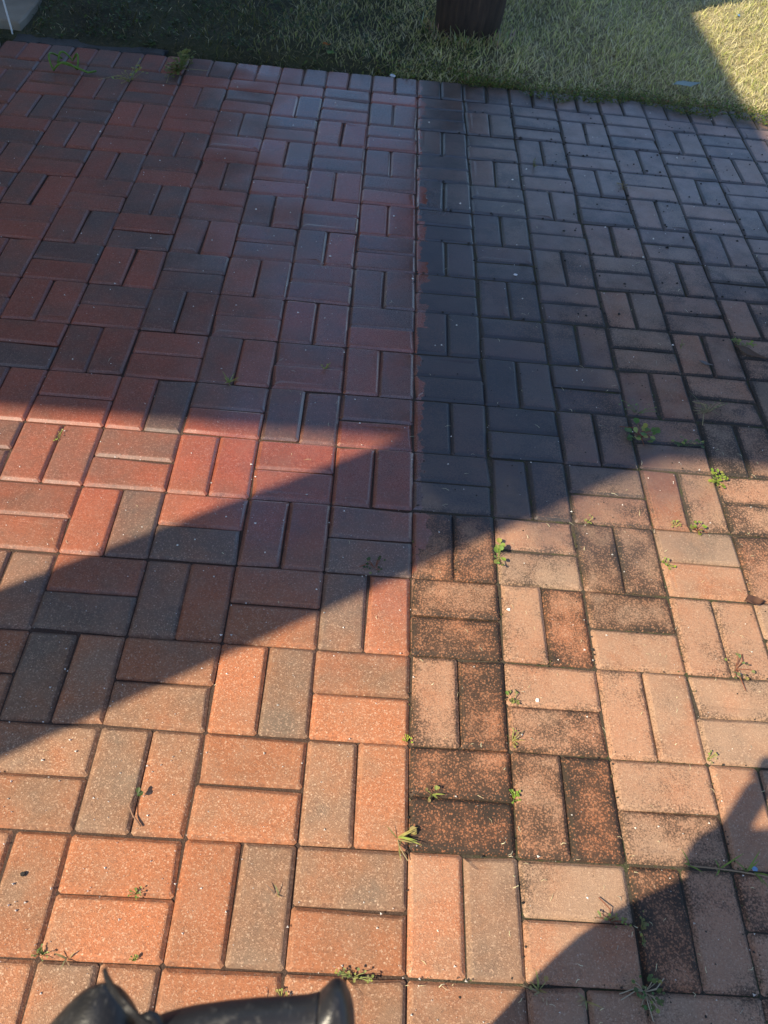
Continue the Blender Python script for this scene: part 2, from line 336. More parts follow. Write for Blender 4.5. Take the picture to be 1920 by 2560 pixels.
# tones read off the photograph: 0 red ... 1 grey, for the two pavers of a cell (left,right / top,bottom)
TONE = {(-4,-1):(.45,.35),(-3,-1):(.12,.15),(-2,-1):(.18,.78),(-1,-1):(.72,.38),(0,-1):(.25,.72),(1,-1):(.80,.22),(2,-1):(.38,.30),(3,-1):(.25,.30),
 (-3,-2):(.72,.66),(-2,-2):(.22,.3),(-1,-2):(.30,.55),(0,-2):(.62,.5),(1,-2):(.30,.30),(2,-2):(.45,.4),
 (-4,0):(.62,.48),(-3,0):(.78,.52),(-2,0):(.18,.20),(-1,0):(.50,.34),(0,0):(.15,.15),(1,0):(.45,.20),(2,0):(.42,.62),(3,0):(.30,.55),
 (-4,1):(.75,.45),(-3,1):(.32,.58),(-2,1):(.10,.82),(-1,1):(.42,.20),(0,1):(.18,.45),(1,1):(.15,.40),(2,1):(.22,.50),(3,1):(.72,.74),
 (-5,2):(.5,.7),(-4,2):(.22,.85),(-3,2):(.75,.30),(-2,2):(.28,.28),(-1,2):(.88,.18),(0,2):(.42,.58),(1,2):(.30,.25),(2,2):(.95,.38),(3,2):(.35,.45),
 (-5,3):(.3,.3),(-4,3):(.05,.82),(-3,3):(.18,.95),(-2,3):(.30,.32),(-1,3):(.70,.90),(0,3):(.30,.30),(1,3):(.35,.82),(2,3):(.80,.60),(3,3):(.92,.35),
 (-5,4):(.5,.45),(-4,4):(.60,.45),(-3,4):(.14,.14),(-2,4):(.08,.24),(-1,4):(.26,.26),(0,4):(.6,.9),(1,4):(.7,.5),(2,4):(.6,.3),(3,4):(.16,.42),
 (-5,5):(.25,.25),(-4,5):(.15,.92),(-3,5):(.70,.08),(-2,5):(.85,.70),(-1,5):(.65,.14),
 (-5,6):(.45,.4),(-4,6):(.2,.2),(-3,6):(.55,.3),(-2,6):(.45,.4),(-1,6):(.35,.65),(-6,6):(.2,.95),(-5,7):(.7,.3),(-4,7):(.85,.55),(-3,7):(.38,.4),(-2,7):(.4,.4),(-1,7):(.9,.3),(3,6):(.12,.12),
 (-4,8):(.92,.75),(-3,8):(.4,.6),(-2,8):(.5,.5),(-1,8):(.75,.8),(-5,8):(.25,.15)}
DIRT = {(0,0):(.70,.80),(1,0):(.64,.74),(0,1):(.58,.72),(1,1):(.50,.60),(0,2):(.64,.70),(1,2):(.48,.68),(2,2):(.64,.44),(2,0):(.50,.58),(2,1):(.52,.42),
 (1,-1):(.44,.40),(0,-1):(.34,.28),(2,-1):(.66,.52),(1,3):(.50,.54),(2,3):(.62,.58),(3,3):(.42,.40),(3,2):(.52,.50),(3,1):(.50,.42),(2,4):(.48,.55),(3,4):(.38,.46),
 (0,-2):(.30,.26),(1,-2):(.42,.42),(2,-2):(.5,.5),(0,3):(.64,.64),(3,6):(.38,.36)}
pv = []                          # (x, y, turned, border, tone, bright, seed, dirt)
def put(x, y, turned, border, tone, dirt, br=None):
    pv.append((x, y, turned, border, tone, rnd.uniform(.32, .68) if br is None else br, rnd.random(), dirt))
def rtone():
    t = rnd.random()
    return rnd.uniform(.05, .35) if t < .50 else (rnd.uniform(.35, .65) if t < .72 else rnd.uniform(.60, .90))
for j in range(-9, 15):
    for i in range(-9, 12):
        tn = TONE.get((i, j)) or (rtone(), rtone())
        dr = DIRT.get((i, j)) or (rnd.uniform(.40, .60), rnd.uniform(.40, .60))
        cx, cy = (i+.5)*S, (j+.5)*S
        for k in (0, 1):
            if (i+j) % 2 == 0: put(cx, cy + S*(.25 if k == 0 else -.25), False, False, tn[k], dr[k])
            else: put(cx + S*(-.25 if k == 0 else .25), cy, True, False, tn[k], dr[k])
for i in range(-9, 12): put((i+.5)*S, 15.25*S, False, False, rtone(), rnd.uniform(.4, .6))
for i in range(-18, 24): put((i+.5)*S/2, 15.5*S+0.0865, True, True, rtone(), rnd.uniform(.4, .6))
def seen_area(b):
    hx, hy = (S/4, S/2) if b[2] else (S/2, S/4)
    c = [project((b[0]+sx*hx, b[1]+sy*hy, 0)) for sx, sy in ((-1,-1),(1,-1),(1,1),(-1,1))]
    if any(q is None for q in c): return 0
    c = [(min(max(x, 0), PW), min(max(y, 0), PH)) for x, y in c]
    return abs(sum(c[k][0]*c[(k+1) % 4][1]-c[(k+1) % 4][0]*c[k][1] for k in range(4)))/2
order = sorted(range(len(pv)), key=lambda k: -seen_area(pv[k]))
NEAR = set(order[:300])
joined_v, joined_f, joined_c, joined_e = [], [], [], []
for k, b in enumerate(pv):
    x, y, turned, border, tone, br, seed, dirt = b
    r = random.Random(k*13+5)
    loose = 1.0 if x < 0 else 1.6
    loc = Vector((x + r.uniform(-.0008, .0008)*loose, y + r.uniform(-.0008, .0008)*loose, r.uniform(-.0020, .0008)*loose + 0.0018*math.sin(x*2.1+1)*math.cos(y*1.7)))
    rz = (math.pi/2 if turned else 0) + r.uniform(-.006, .006)*loose + (math.pi if r.random() < .5 else 0)
    rot = Matrix.Rotation(rz, 4, 'Z') @ Matrix.Rotation(r.gauss(0, .007)*loose, 4, 'X') @ Matrix.Rotation(r.gauss(0, .004)*loose, 4, 'Y')
    me = r.choice(SOLD if border else LONG)
    mw = Matrix.Translation(loc) @ rot
    if k in NEAR:
        o = bpy.data.objects.new('brick', me); COL.objects.link(o); o.parent = patio; o.matrix_world = mw
        o.color = (tone, br, seed, dirt)
    else:
        o0 = len(joined_v)
        joined_v += [tuple(mw @ v.co) for v in me.vertices]
        joined_f += [tuple(i+o0 for i in q.vertices) for q in me.polygons]
        joined_c += [(tone, br, seed, dirt)]*len(me.vertices); joined_e += [d.value for d in me.attributes['edge'].data]
me = bpy.data.meshes.new('brick_field'); me.from_pydata(joined_v, [], joined_f); me.update()
a = me.attributes.new('tone', 'FLOAT_COLOR', 'POINT'); a.data.foreach_set('color', [x for c in joined_c for x in c])
a = me.attributes.new('edge', 'FLOAT', 'POINT'); a.data.foreach_set('value', joined_e)
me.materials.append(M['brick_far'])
o = bpy.data.objects.new('brick_field', me); COL.objects.link(o); o.parent = patio; o['kind'] = 'stuff'

# ------------------------------------------------------------------ concrete at the left: porch floor, path slab, mortar haunch
def rough_slab(name, x0, y0, x1, y1, z0, z1, mat, seed, step=0.05, jit=0.006):
    r = random.Random(seed); m = MB(); pts = []
    n1 = max(1, int((x1-x0)/step)); n2 = max(1, int((y1-y0)/step))
    for i in range(n1): pts.append((x0+(x1-x0)*i/n1, y0))
    for i in range(n2): pts.append((x1, y0+(y1-y0)*i/n2))
    for i in range(n1): pts.append((x1-(x1-x0)*i/n1, y1))
    for i in range(n2): pts.append((x0, y1-(y1-y0)*i/n2))
    pts = [(x+r.uniform(-jit, jit), y+r.uniform(-jit, jit)) for x, y in pts]; n = len(pts)
    cx, cy = (x0+x1)/2, (y0+y1)/2
    vs = [(x, y, z0) for x, y in pts] + [(x, y, z1-0.006) for x, y in pts] + [(x+0.008*(-1 if x > cx else 1), y+0.008*(-1 if y > cy else 1), z1) for x, y in pts]
    fs = [(k*n+i, k*n+(i+1) % n, (k+1)*n+(i+1) % n, (k+1)*n+i) for k in (0, 1) for i in range(n)] + [tuple(range(2*n, 3*n))]
    m.add(vs, fs); return m.build(name, mat)
tag(rough_slab('porch_floor', -5.0, -1.1, PX0-0.008, 3.27, -0.10, 0.014, M['concrete'], 1, 0.1), kind='structure')
tag(rough_slab('path', -3.2, 3.44, -1.80, 9.0, -0.10, 0.030, M['concrete'], 2, 0.08, 0.012), kind='structure')
tag(rough_slab('edging', -1.80, PY1+0.003, -1.14, PY1+0.085, -0.08, -0.006, M['mortar'], 3, 0.04, 0.014),
    'dark grey mortar haunch behind the border pavers at the upper left', 'edging')

# ------------------------------------------------------------------ house at the left (casts the shade)
house = tag(empty('house', (-4.0, 3.5, 0)), 'house with deep porch roof whose shade covers the upper patio', 'house')
def part(name, boxes, mat, parent, ox=Vector((-4.0, 3.5, 0))):
    m = MB()
    for a, b in boxes: m.box(tuple(Vector(a)-ox), tuple(Vector(b)-ox))
    return m.build(name, mat, parent)
RH = 4.2; RX = 1.5 - 0.842*RH; RY = 1.1 - 0.539*RH
part('wall', [((-9.0, 0.2, 0.0), (-5.0, 9.0, RH-0.02))], M['stucco'], house)
for wy in (1.4, 5.6):
    wf = part('window', [((-4.998, wy, 0.95), (-4.94, wy+1.3, 2.25))], M['trim'], house)
    part('pane', [((-4.985, wy+0.07, 1.02), (-4.935, wy+1.23, 2.18))], M['glass'], wf)
dd = part('door', [((-4.998, 3.6, 0.015), (-4.95, 4.55, 2.10))], M['trim'], house)
part('handle', [((-4.95, 3.68, 1.00), (-4.89, 3.72, 1.12))], M['steel'], dd)
m = MB(); hx0, hx1, hy0, hy1 = -11.0, RX-0.02, RY+0.02, 9.5; z0, z1 = RH+0.002, RH+1.5
ov = Vector((-4.0, 3.5, 0))
m.add([Vector(q)-ov for q in ((hx0,hy0,z0),(hx1,hy0,z0),(hx1,hy1,z0),(hx0,hy1,z0),(-6.6,2.6,z1),(-6.6,5.8,z1))],
      [(0,3,2,1),(0,1,4),(1,2,5,4),(2,3,5),(3,0,4,5)])
rf = m.build('roof', M['roof'], house)
part('soffit', [((hx0, hy0+0.04, RH-0.03), (hx1-0.04, hy1, RH-0.003))], M['trim'], rf)
part('gutter', [((RX-0.10, RY, RH-0.09), (RX, hy1, RH+0.03)), ((hx0, RY, RH-0.09), (RX-0.102, RY+0.10, RH+0.03))], M['trim'], rf)
CXp, CYp = 0.842*-2.22-0.539*0.718, 0.539*-2.22+0.842*0.718
for yy in (CYp, CYp+4.3):
    cbx = part('column', [((CXp-0.14, yy-0.14, 0.016), (CXp+0.14, yy+0.14, RH-0.034))], M['stucco'], house)
    part('base', [((CXp-0.165, yy-0.165, 0.015), (CXp+0.165, yy+0.165, 0.12))], M['trim'], cbx)

# ------------------------------------------------------------------ lawn
def blade(m, base, h, wd, az, lean, curl, col, tipcol=None):
    d = Vector((math.cos(az), math.sin(az), 0)); s = Vector((-d.y, d.x, 0)); pts = []
    for k, (t, wf) in enumerate(((0, .8), (.45, 1.0), (.8, .65), (1.0, .0))):
        c = base + d*(h*(lean*t + curl*t*t)) + Vector((0, 0, h*(t - .35*curl*t*t)))
        if wf > 0: pts += [c - s*(wd*wf/2), c + s*(wd*wf/2)]
        else: pts.append(c)
    o = len(m.v); m.v += [tuple(q) for q in pts]
    m.f += [(o, o+1, o+3, o+2), (o+2, o+3, o+5, o+4), (o+4, o+5, o+6)]
    tc = tipcol or col
    m.c += [(*[x*.75 for x in col], 1)]*2 + [(*col, 1)]*2 + [(*tc, 1)]*3
GREEN = [(0.60,0.60,0.19),(0.72,0.69,0.27),(0.44,0.49,0.15),(0.80,0.75,0.34),(0.66,0.63,0.28)]
STRAW = [(0.78,0.68,0.40),(0.85,0.78,0.52),(0.66,0.54,0.32),(0.82,0.74,0.43)]
TRUNK = Vector((0.232, 3.86, 0.0))
def nz2(x, y): return .5 + .25*math.sin(3.1*x+1.3*y+.5) + .25*math.sin(5.7*y-2.3*x+2)
m = MB(); r = random.Random(11); cnt = 0
while cnt < 60000:
    x = r.uniform(-2.1, 3.3); y = PY1 + 0.015 + (r.random()**1.25)*2.9
    if x < -1.78 and y > 3.4: continue
    if (x-TRUNK.x)**2 + (y-TRUNK.y)**2 < 0.150**2: continue
    e = y - PY1
    if -1.82 < x < -1.13 and e < 0.07: continue
    if -1.25 < x < -0.12 and e < 0.035: continue
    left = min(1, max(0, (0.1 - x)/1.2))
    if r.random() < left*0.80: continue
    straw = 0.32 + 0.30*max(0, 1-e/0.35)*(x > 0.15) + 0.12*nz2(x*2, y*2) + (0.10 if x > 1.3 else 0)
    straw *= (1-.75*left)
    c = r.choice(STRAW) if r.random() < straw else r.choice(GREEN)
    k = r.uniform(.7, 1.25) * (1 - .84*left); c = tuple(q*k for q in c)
    hgt = r.uniform(.014, .042)*(1.0+.25*nz2(x, y)) * (0.85 if e < .15 else 1)
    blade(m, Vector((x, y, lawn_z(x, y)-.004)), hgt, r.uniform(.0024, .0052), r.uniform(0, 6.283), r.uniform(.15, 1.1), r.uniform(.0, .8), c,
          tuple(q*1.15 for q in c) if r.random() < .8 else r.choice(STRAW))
    cnt += 1
for k in range(260):
    a = r.uniform(math.pi*.9, math.pi*2.1); q = r.uniform(.165, .23); x, y = TRUNK.x+q*math.cos(a), TRUNK.y+q*math.sin(a); c = tuple(v*r.uniform(.5, .9) for v in r.choice(GREEN+STRAW))
    blade(m, Vector((x, y, lawn_z(x, y)-.004)), r.uniform(.04, .085), r.uniform(.003, .005), r.uniform(0, 6.283), r.uniform(.1, .7), r.uniform(0, .7), c)
tag(m.build('lawn_grass', M['grass'], None, False, 'Col'), 'short lawn grass with dry straw behind the brick patio', 'grass', kind='stuff')

def leaflet(m, c, az, tilt, L, W, col):
    d = Vector((math.cos(az)*math.cos(tilt), math.sin(az)*math.cos(tilt), math.sin(tilt))); s = Vector((-math.sin(az), math.cos(az), 0)); u = Vector((0, 0, 1))
    q = [c, c+d*L*.35+s*W*.45+u*W*.12, c+d*L*.75+s*W*.42+u*W*.1, c+d*L, c+d*L*.75-s*W*.42+u*W*.1, c+d*L*.35-s*W*.45+u*W*.12, c+d*L*.55]
    m.add(q, [(0,6,1),(1,6,2),(2,6,3),(3,6,4),(4,6,5),(5,6,0)], (*col, 1))
# low creeping ground cover along the edge, lapping over the border pavers
m = MB(); r = random.Random(23)
def front(x): return 3.33 - 0.11*max(0, min(1, (x-0.15)/0.5)) + 0.075*math.exp(-((x-0.95)/0.10)**2) - 0.055*max(0, (x-1.15)) + .02*math.sin(x*19) + .012*math.sin(x*47)
n = 0
while n < 9000:
    x = r.uniform(-0.2, 2.6); f0 = front(x); y = f0 + abs(r.gauss(0, .075))
    if y > 3.62: continue
    if x < .15 and r.random() < .6: continue
    bed = max(0.002, lawn_z(x, y)) if y < PY1+.01 else lawn_z(x, y)
    if y < PY1+.01: bed = .002
    hh = .034*min(1, (y-f0)/.05+.25)
    z = bed + r.random()*hh
    t = r.random(); col = (0.16, 0.20, 0.035) if t < .45 else ((0.23, 0.26, 0.05) if t < .7 else ((0.09, 0.12, 0.03) if t < .88 else (0.22, 0.13, 0.06)))
    leaflet(m, Vector((x, y, z)), r.uniform(0, 6.28), r.uniform(-.2, .9), r.uniform(.006, .013), r.uniform(.005, .010), tuple(q*r.uniform(.7, 1.2) for q in col)); n += 1
tag(m.build('creeping_groundcover', M['leaf'], None, False, 'Col'), 'low yellow-green creeping plants lapping over the border pavers', 'ground cover', kind='stuff')
# broad small weeds in the shaded bare part at the left
m = MB(); r = random.Random(31)
for k in range(620):
    x = r.uniform(-1.75, 0.3); y = PY1 + .05 + r.random()*1.3
    if x < -1.13 and y < PY1+.07: y += .05
    for q in range(r.randint(3, 7)):
        c = r.choice([(0.06,0.10,0.03),(0.10,0.15,0.04),(0.05,0.075,0.03)])
        leaflet(m, Vector((x+r.gauss(0,.012), y+r.gauss(0,.012), lawn_z(x, y)+r.uniform(.008,.035))), r.uniform(0,6.28), r.uniform(-.2,.7), r.uniform(.010,.024), r.uniform(.008,.016), c)
tag(m.build('shade_weeds', M['leaf'], None, False, 'Col'), 'small dark broadleaf weeds on bare soil in the upper left shade', 'weeds', kind='stuff')

# ------------------------------------------------------------------ palm tree
palm = tag(empty('palm_tree', (TRUNK.x, TRUNK.y, 0)), 'tree with thick dark brown trunk standing on the lawn', 'tree')
m = MB(); pts, rad = [], []
for k in range(36):
    z = -.06 + k*.2; pts.append((.02*math.sin(z*.9), .03*math.sin(z*.6), z)); rad.append((.150 + .028*min(1, max(0, z)/.35) - .055*max(0, z-1.2)/6) + .004*(k % 2))
m.tube(pts, rad, 40); trunk = m.build('trunk', M['bark'], palm, True)
top = Vector(pts[-1]); r = random.Random(3)
crown = empty('crown'); crown.parent = palm
for k in range(22):
    az = k*2.399; el = 1.1 - 1.5*(k/22.0); mf = MB(); L = r.uniform(1.3, 1.8); prev = None
    d = Vector((math.cos(az), math.sin(az), 0)); s = Vector((-d.y, d.x, 0)); path = []
    for i in range(11):
        t = i/10; path.append(top + d*(L*t*math.cos(el)) + Vector((0, 0, L*(t*math.sin(el) - .55*t*t))))
    mf.tube(path, [.02*(1-.8*i/10) for i in range(11)], 5, (.10, .13, .04, 1))
    for i in range(2, 11):
        for sg in (-1, 1):
            for q in (0, .5):
                b = path[i-1].lerp(path[i], q); ll = .45*math.sin(.35+2.3*i/10); e = b + s*(sg*ll*.8) + d*(ll*.5) + Vector((0, 0, -.25*ll))
                mid = b.lerp(e, .5) + Vector((0, 0, .03)); wv = d*.018
                mf.add([b-wv*.5, b+wv*.5, mid+wv, e, mid-wv], [(0,1,2,4),(4,2,3)], (r.uniform(.05,.09), r.uniform(.10,.14), .03, 1))
    mf.build('frond', M['leaf'], crown, False, 'Col')

# ------------------------------------------------------------------ white stake at the upper left
m = MB(); m.tube([(0,0,-.05),(-.006,.0,.2),(-.015,.004,.62)], .0042, 8)
o = m.build('white_stake', M['white']); o.location = (-1.822, 3.40, 0); tag(o, 'thin white stake standing by the concrete path at the upper left', 'stake')

# ------------------------------------------------------------------ weeds in the joints, each its own thing
BRIGHT = (0.26, 0.34, 0.05); MID = (0.15, 0.22, 0.05); DARK = (0.07, 0.11, 0.04); YEL = (0.36, 0.36, 0.10); DRYC = (0.40, 0.32, 0.17); RED = (0.26, 0.09, 0.05)
def weed(name, label, x, y, size, n, col, blades=0, stalks=0, stalkcol=None, cat='weed', spread=1.0, dirv=None, leaf=1.0, group='weeds growing in the paver joints'):
    r = random.Random(label); root = empty(name, (x, y, 0)); lv = MB(); st = MB()
    for k in range(n):
        if dirv: u = r.uniform(-1, 1); c = Vector((dirv[0]*u*size, dirv[1]*u*size, 0)) + Vector((r.gauss(0,.12)*size, r.gauss(0,.12)*size, 0))
        else: a = r.uniform(0, 6.28); q = size*math.sqrt(r.random())*.8*spread; c = Vector((math.cos(a)*q, math.sin(a)*q, 0))
        c.z = r.uniform(.003, .45*size + .004); az = math.atan2(c.y, c.x) + r.gauss(0, .8)
        L = size*r.uniform(.38, .70)*leaf*0.80
        cc = tuple(min(.8, v*r.uniform(.85, 1.25)) for v in (col if r.random() < .85 else YEL))
        leaflet(lv, c, az, r.uniform(-.1, .7), L, L*r.uniform(.75, 1.05), cc)
        if k % 2 == 0: st.tube([(c.x*.15, c.y*.15, -.004), (c.x*.6, c.y*.6, c.z*.8), c], .0007, 4, (*(stalkcol or col), 1))
    for k in range(blades):
        az = r.uniform(0, 6.28)
        blade(lv, Vector((r.gauss(0, .1)*size, r.gauss(0, .1)*size, -.002)), size*r.uniform(.5, 1.1), r.uniform(.002, .0038), az, r.uniform(.3, 1.1), r.uniform(.2, .9), tuple(v*r.uniform(.8, 1.2) for v in col))
    for k in range(stalks):
        az = r.uniform(0, 6.28); L = size*r.uniform(.8, 1.5)
        st.tube([(0, 0, 0), (math.cos(az)*L*.4, math.sin(az)*L*.4, .012), (math.cos(az+.3)*L, math.sin(az+.3)*L, .004)], .0010, 5, (*(stalkcol or DRYC), 1))
    if lv.v: lv.build('leaves', M['leaf'], root, False, 'Col')
    if st.v: st.build('stem', M['dry'], root, False, 'Col')
    tag(root, label, cat, group); return root
weed('weed', 'bushy yellow-green weed clump on the border pavers at the upper left', -1.035, 3.18, .105, 190, (0.20,0.22,0.06), 0, 3, leaf=.30, dirv=(.22, 1.0))
weed('weed', 'thin sprig of small leaves left of the bushy clump', -1.215, 3.04, .09, 26, YEL, 0, 1, dirv=(.45, .9), leaf=.30)
weed('weed', 'round-leaved green weed where the right-hand shade meets the sun', .632, 1.140, .045, 26, (0.13,0.22,0.06), 0, 2, RED, leaf=.85)
weed('weed', 'row of tiny round leaves right of the round-leaved weed', .752, 1.118, .05, 18, (0.12,0.19,0.07), dirv=(1, -.12), leaf=.45)
weed('weed', 'bright green rosette in full sun on the far right', .812, .988, .030, 26, BRIGHT, leaf=.75)
weed('weed', 'bright rosette with red runner above the grey paver at right', .722, .816, .024, 20, BRIGHT, 0, 1, RED, leaf=.75)
weed('weed', 'pale little sprout beside the rosette with red runner', .664, .819, .016, 10, YEL, leaf=.8)
weed('weed', 'small sunlit sprout on the dirty side under the shadow edge', .442, .816, .015, 9, YEL, leaf=.8)
weed('weed', 'broad-leaved sprout at the column joint just below the shadow edge', .208, .684, .032, 12, (0.24,0.32,0.07), 0, 1, leaf=1.0, dirv=(.2, 1))
weed('weed', 'small yellow-green sprout on the far right joint beneath the rosettes', .622, .698, .018, 12, BRIGHT, leaf=.8)
weed('weed', 'dark green sprout left of the seam in the shade', -.086, .627, .030, 16, DARK, 0, 1, RED, leaf=.6)
weed('grass_sprout', 'little pale grass star on the washed pavers at left', -.518, 1.223, .022, 0, YEL, 9, cat='grass sprout')
weed('grass_sprout', 'tiny grass wisp on the washed pavers nearer the seam', -.257, 1.314, .018, 3, YEL, 5, cat='grass sprout')
weed('weed', 'small sprig on the sunlit washed pavers at the left edge', -.912, .962, .022, 9, YEL, dirv=(.2, 1), leaf=.5)
weed('weed', 'three-leaved sprout in the sunny column joint right of the seam', .221, .318, .020, 8, (0.22,0.28,0.07), 0, 1, leaf=1.0)
weed('weed', 'pale stringy sprout below the three-leaved sprout', .209, .225, .022, 9, YEL, 3, 1, dirv=(.1, 1), leaf=.5)
weed('weed', 'single bright yellow-green tuft in the seam', -.006, .211, .011, 8, (0.38,0.44,0.05), leaf=.9)
weed('weed', 'weed with reddish stems near the sunny right edge', .722, .425, .036, 14, (0.24,0.26,0.10), 0, 3, RED, leaf=.5)
weed('weed', 'small sprout above the person shadow at right', .610, .213, .018, 9, YEL, leaf=.6)
weed('grass_sprout', 'pale grass tuft lying across the seam below the darkest pavers', -.020, .020, .032, 2, (0.40,0.40,0.13), 9, 1, cat='grass sprout')
weed('weed', 'leafy tuft on the left between the two orange pavers', -.472, -.096, .013, 14, (0.22,0.28,0.07), leaf=.7)
weed('weed', 'tiny weed in the joint at the lower left corner', -.602, -.196, .016, 14, (0.20,0.25,0.08), leaf=.6)
weed('grass_sprout', 'thin dry shoot right of the lower left corner weed', -.561, -.199, .018, 0, DRYC, 4, cat='grass sprout')
weed('weed', 'small green tuft just above the black handle', -.454, -.198, .010, 9, MID, leaf=.8)
weed('weed', 'sprawling weed with dark shadow near the handle tip', -.090, -.205, .026, 34, (0.28,0.30,0.10), 0, 0, dirv=(1, -.15), leaf=.42)
weed('weed', 'pale sprout beside the handle under the horizontal paver', -.205, -.240, .014, 14, YEL, leaf=.7)
weed('grass_sprout', 'straw-coloured blade standing in a joint left of the seam', -.228, -.085, .022, 0, DRYC, 3, cat='grass sprout')
weed('weed', 'vivid green clump at the corner of the darkest pavers', .204, .110, .015, 14, (0.26,0.40,0.05), leaf=.75)
weed('grass_sprout', 'small pale shoot between the two darkest pavers', .046, .106, .018, 4, YEL, 4, cat='grass sprout')
weed('weed', 'scatter of small leaves along the joint beside the person shadow', .362, -.097, .028, 24, (0.25,0.29,0.10), 0, 1, RED, dirv=(1, -.2), leaf=.42)
weed('weed', 'dull weed in the shaded joint inside the person shadow', .416, -.110, .020, 16, (0.20,0.21,0.08), leaf=.6, dirv=(.15, 1))
weed('weed', 'large shaded weed with long pale stalks at the bottom right', .405, -.205, .034, 34, (0.13,0.18,0.06), 0, 4, (0.48,0.40,0.28), leaf=.50)
weed('grass_sprout', 'grass tuft at the edge of the person shadow near the bottom', .225, -.209, .022, 2, (0.34,0.36,0.14), 6, cat='grass sprout')
weed('grass_sprout', 'dry grass wisps in the shaded joint at the very bottom', .303, -.222, .020, 0, DRYC, 6, cat='grass sprout')
weed('weed', 'leafy pair beside a brown leaf on the dirty pavers at far right', 1.032, 1.578, .040, 22, (0.24,0.28,0.08), 0, 1, leaf=.5, dirv=(1, -.1))
weed('weed', 'string of little sprouts along the shaded reddish pavers', .642, 1.236, .055, 16, (0.20,0.25,0.08), dirv=(1, -.08), leaf=.25)
weed('weed', 'dry tangled weed on the shaded dirty pavers at right', .850, 1.262, .048, 40, (0.19,0.17,0.08), 2, 3, DRYC, leaf=.28, dirv=(1, .5))
weed('weed', 'small sprout halfway up the dirty pavers', .835, 1.560, .022, 10, (0.24,0.26,0.09), leaf=.5, dirv=(.1, 1))
weed('weed', 'mossy tuft in a joint at the upper middle right', .463, 2.62, .030, 16, (0.20,0.19,0.07), leaf=.4, dirv=(.1, 1))
weed('weed', 'brown withered tuft in the upper right joints', .800, 2.50, .035, 22, (0.20,0.14,0.07), 0, 2, leaf=.35)
# creeping runner
root = empty('grass_runner', (.52, .002, 0)); st = MB(); lv = MB(); r = random.Random(9)
st.tube([(0, 0, .004), (.05, -.003, .008), (.10, -.006, .006), (.16, -.014, .009), (.22, -.02, .006), (.30, -.03, .006)], .0016, 6, (.36, .24, .15, 1)); st.build('stem', M['dry'], root, False, 'Col')
for u in (.004, .06, .11, .125, .2):
    for q in range(3): blade(lv, Vector((u, -.05*u, .005)), r.uniform(.018, .045), .003, r.uniform(0, 6.28), .6, .4, (0.20, 0.30, 0.06))
lv.build('leaves', M['leaf'], root, False, 'Col'); tag(root, 'grass runner creeping along the joint inside the person shadow', 'runner')
# curled cut stem at the upper left
root = empty('cut_stem', (-1.49, 3.09, 0)); st = MB(); P = []
for k in range(30):
    a = k*.26; q = .075*(1-.018*k); P.append((q*.95*math.cos(a+2.2), q*1.1*math.sin(a+2.2), .010 + .04*abs(math.sin(k*.45))))
P += [(.05, -.05, .03), (.10, -.05, .012), (.125, -.02, .008)]
st.tube(P, .0042, 6, (.20, .33, .06, 1)); st.build('stem', M['leaf'], root, True, 'Col')
tag(root, 'curled bright green cut stem lying on the pavers at the upper left', 'plant stem')

# fallen leaves and other single bits
def fallen(name, label, x, y, z, L, W, rz, col, cat='leaf', curl=.25, mat='dry'):
    m = MB(); nL, nW = 8, 4; vs = []
    for i in range(nL+1):
        t = i/nL; wd = W*(math.sin(math.pi*min(1, t**.8*.96+.02))**1.2) * (1+.30*math.sin(t*19+x*9)*math.sin(t*7+y*5))
        for k in range(nW+1):
            u = k/nW*2-1; vs.append(((t-.5)*L, u*wd/2, curl*W*(u*u*.6 + .35*math.sin(t*5)) + curl*L*.12*math.cos(t*6.3)))
    m.add(vs, [(i*(nW+1)+k, (i+1)*(nW+1)+k, (i+1)*(nW+1)+k+1, i*(nW+1)+k+1) for i in range(nL) for k in range(nW)], (*col, 1))
    o = m.build(name, M[mat], None, True, 'Col'); o.location = (x, y, z + curl*W*.3); o.rotation_euler = (0, 0, rz)
    sd = o.modifiers.new('thick', 'SOLIDIFY'); sd.thickness = .0008
    return tag(o, label, cat)
fallen('fallen_leaf', 'pale blue-green leaf lying on the lawn edge at right', 1.235, 3.425, .045, .145, .055, .35, (0.36, 0.44, 0.40), curl=.15)
fallen('fallen_leaf', 'small orange leaf on the shaded lawn edge', -.425, 3.477, .045, .035, .028, .4, (0.55, 0.16, 0.03))
fallen('fallen_leaf', 'brown dead leaf beside the leafy pair at far right', 1.048, 1.540, .004, .10, .030, -.5, (0.16, 0.10, 0.07))
fallen('fallen_leaf', 'dark brown leaf scrap at the sunlit right edge', .805, .602, .003, .048, .026, .1, (0.14, 0.07, 0.05), curl=.6)
fallen('fallen_leaf', 'dark little leaf on the shaded pavers right of the seam', .368, 1.918, .003, .034, .010, .05, (0.06, 0.05, 0.045))
fallen('fallen_leaf', 'grey curled leaf on the dirty pavers left of the leafy pair', .893, 1.475, .003, .042, .012, -.35, (0.20, 0.18, 0.17))
fallen('fallen_leaf', 'round green leaf in the gap behind the border pavers', -.40, 3.425, .03, .045, .04, 1.1, (0.22, 0.36, 0.10), mat='leaf')
root = empty('dead_twig', (-.495, .041, 0)); st = MB()
st.tube([(-.018, .028, .004), (-.022, .008, .007), (-.012, -.008, .005), (.006, -.026, .004)], .0016, 6, (.30, .17, .11, 1)); st.build('stem', M['dry'], root, True, 'Col')
lv = MB(); leaflet(lv, Vector((-.012, .026, .012)), .5, .2, .014, .011, (.06, .10, .03)); leaflet(lv, Vector((-.010, .028, .016)), 1.5, .3, .012, .009, (.08, .12, .04)); lv.build('leaf', M['leaf'], root, False, 'Col')
tag(root, 'brown twig with one dark leaf on the sunny washed pavers', 'twig')
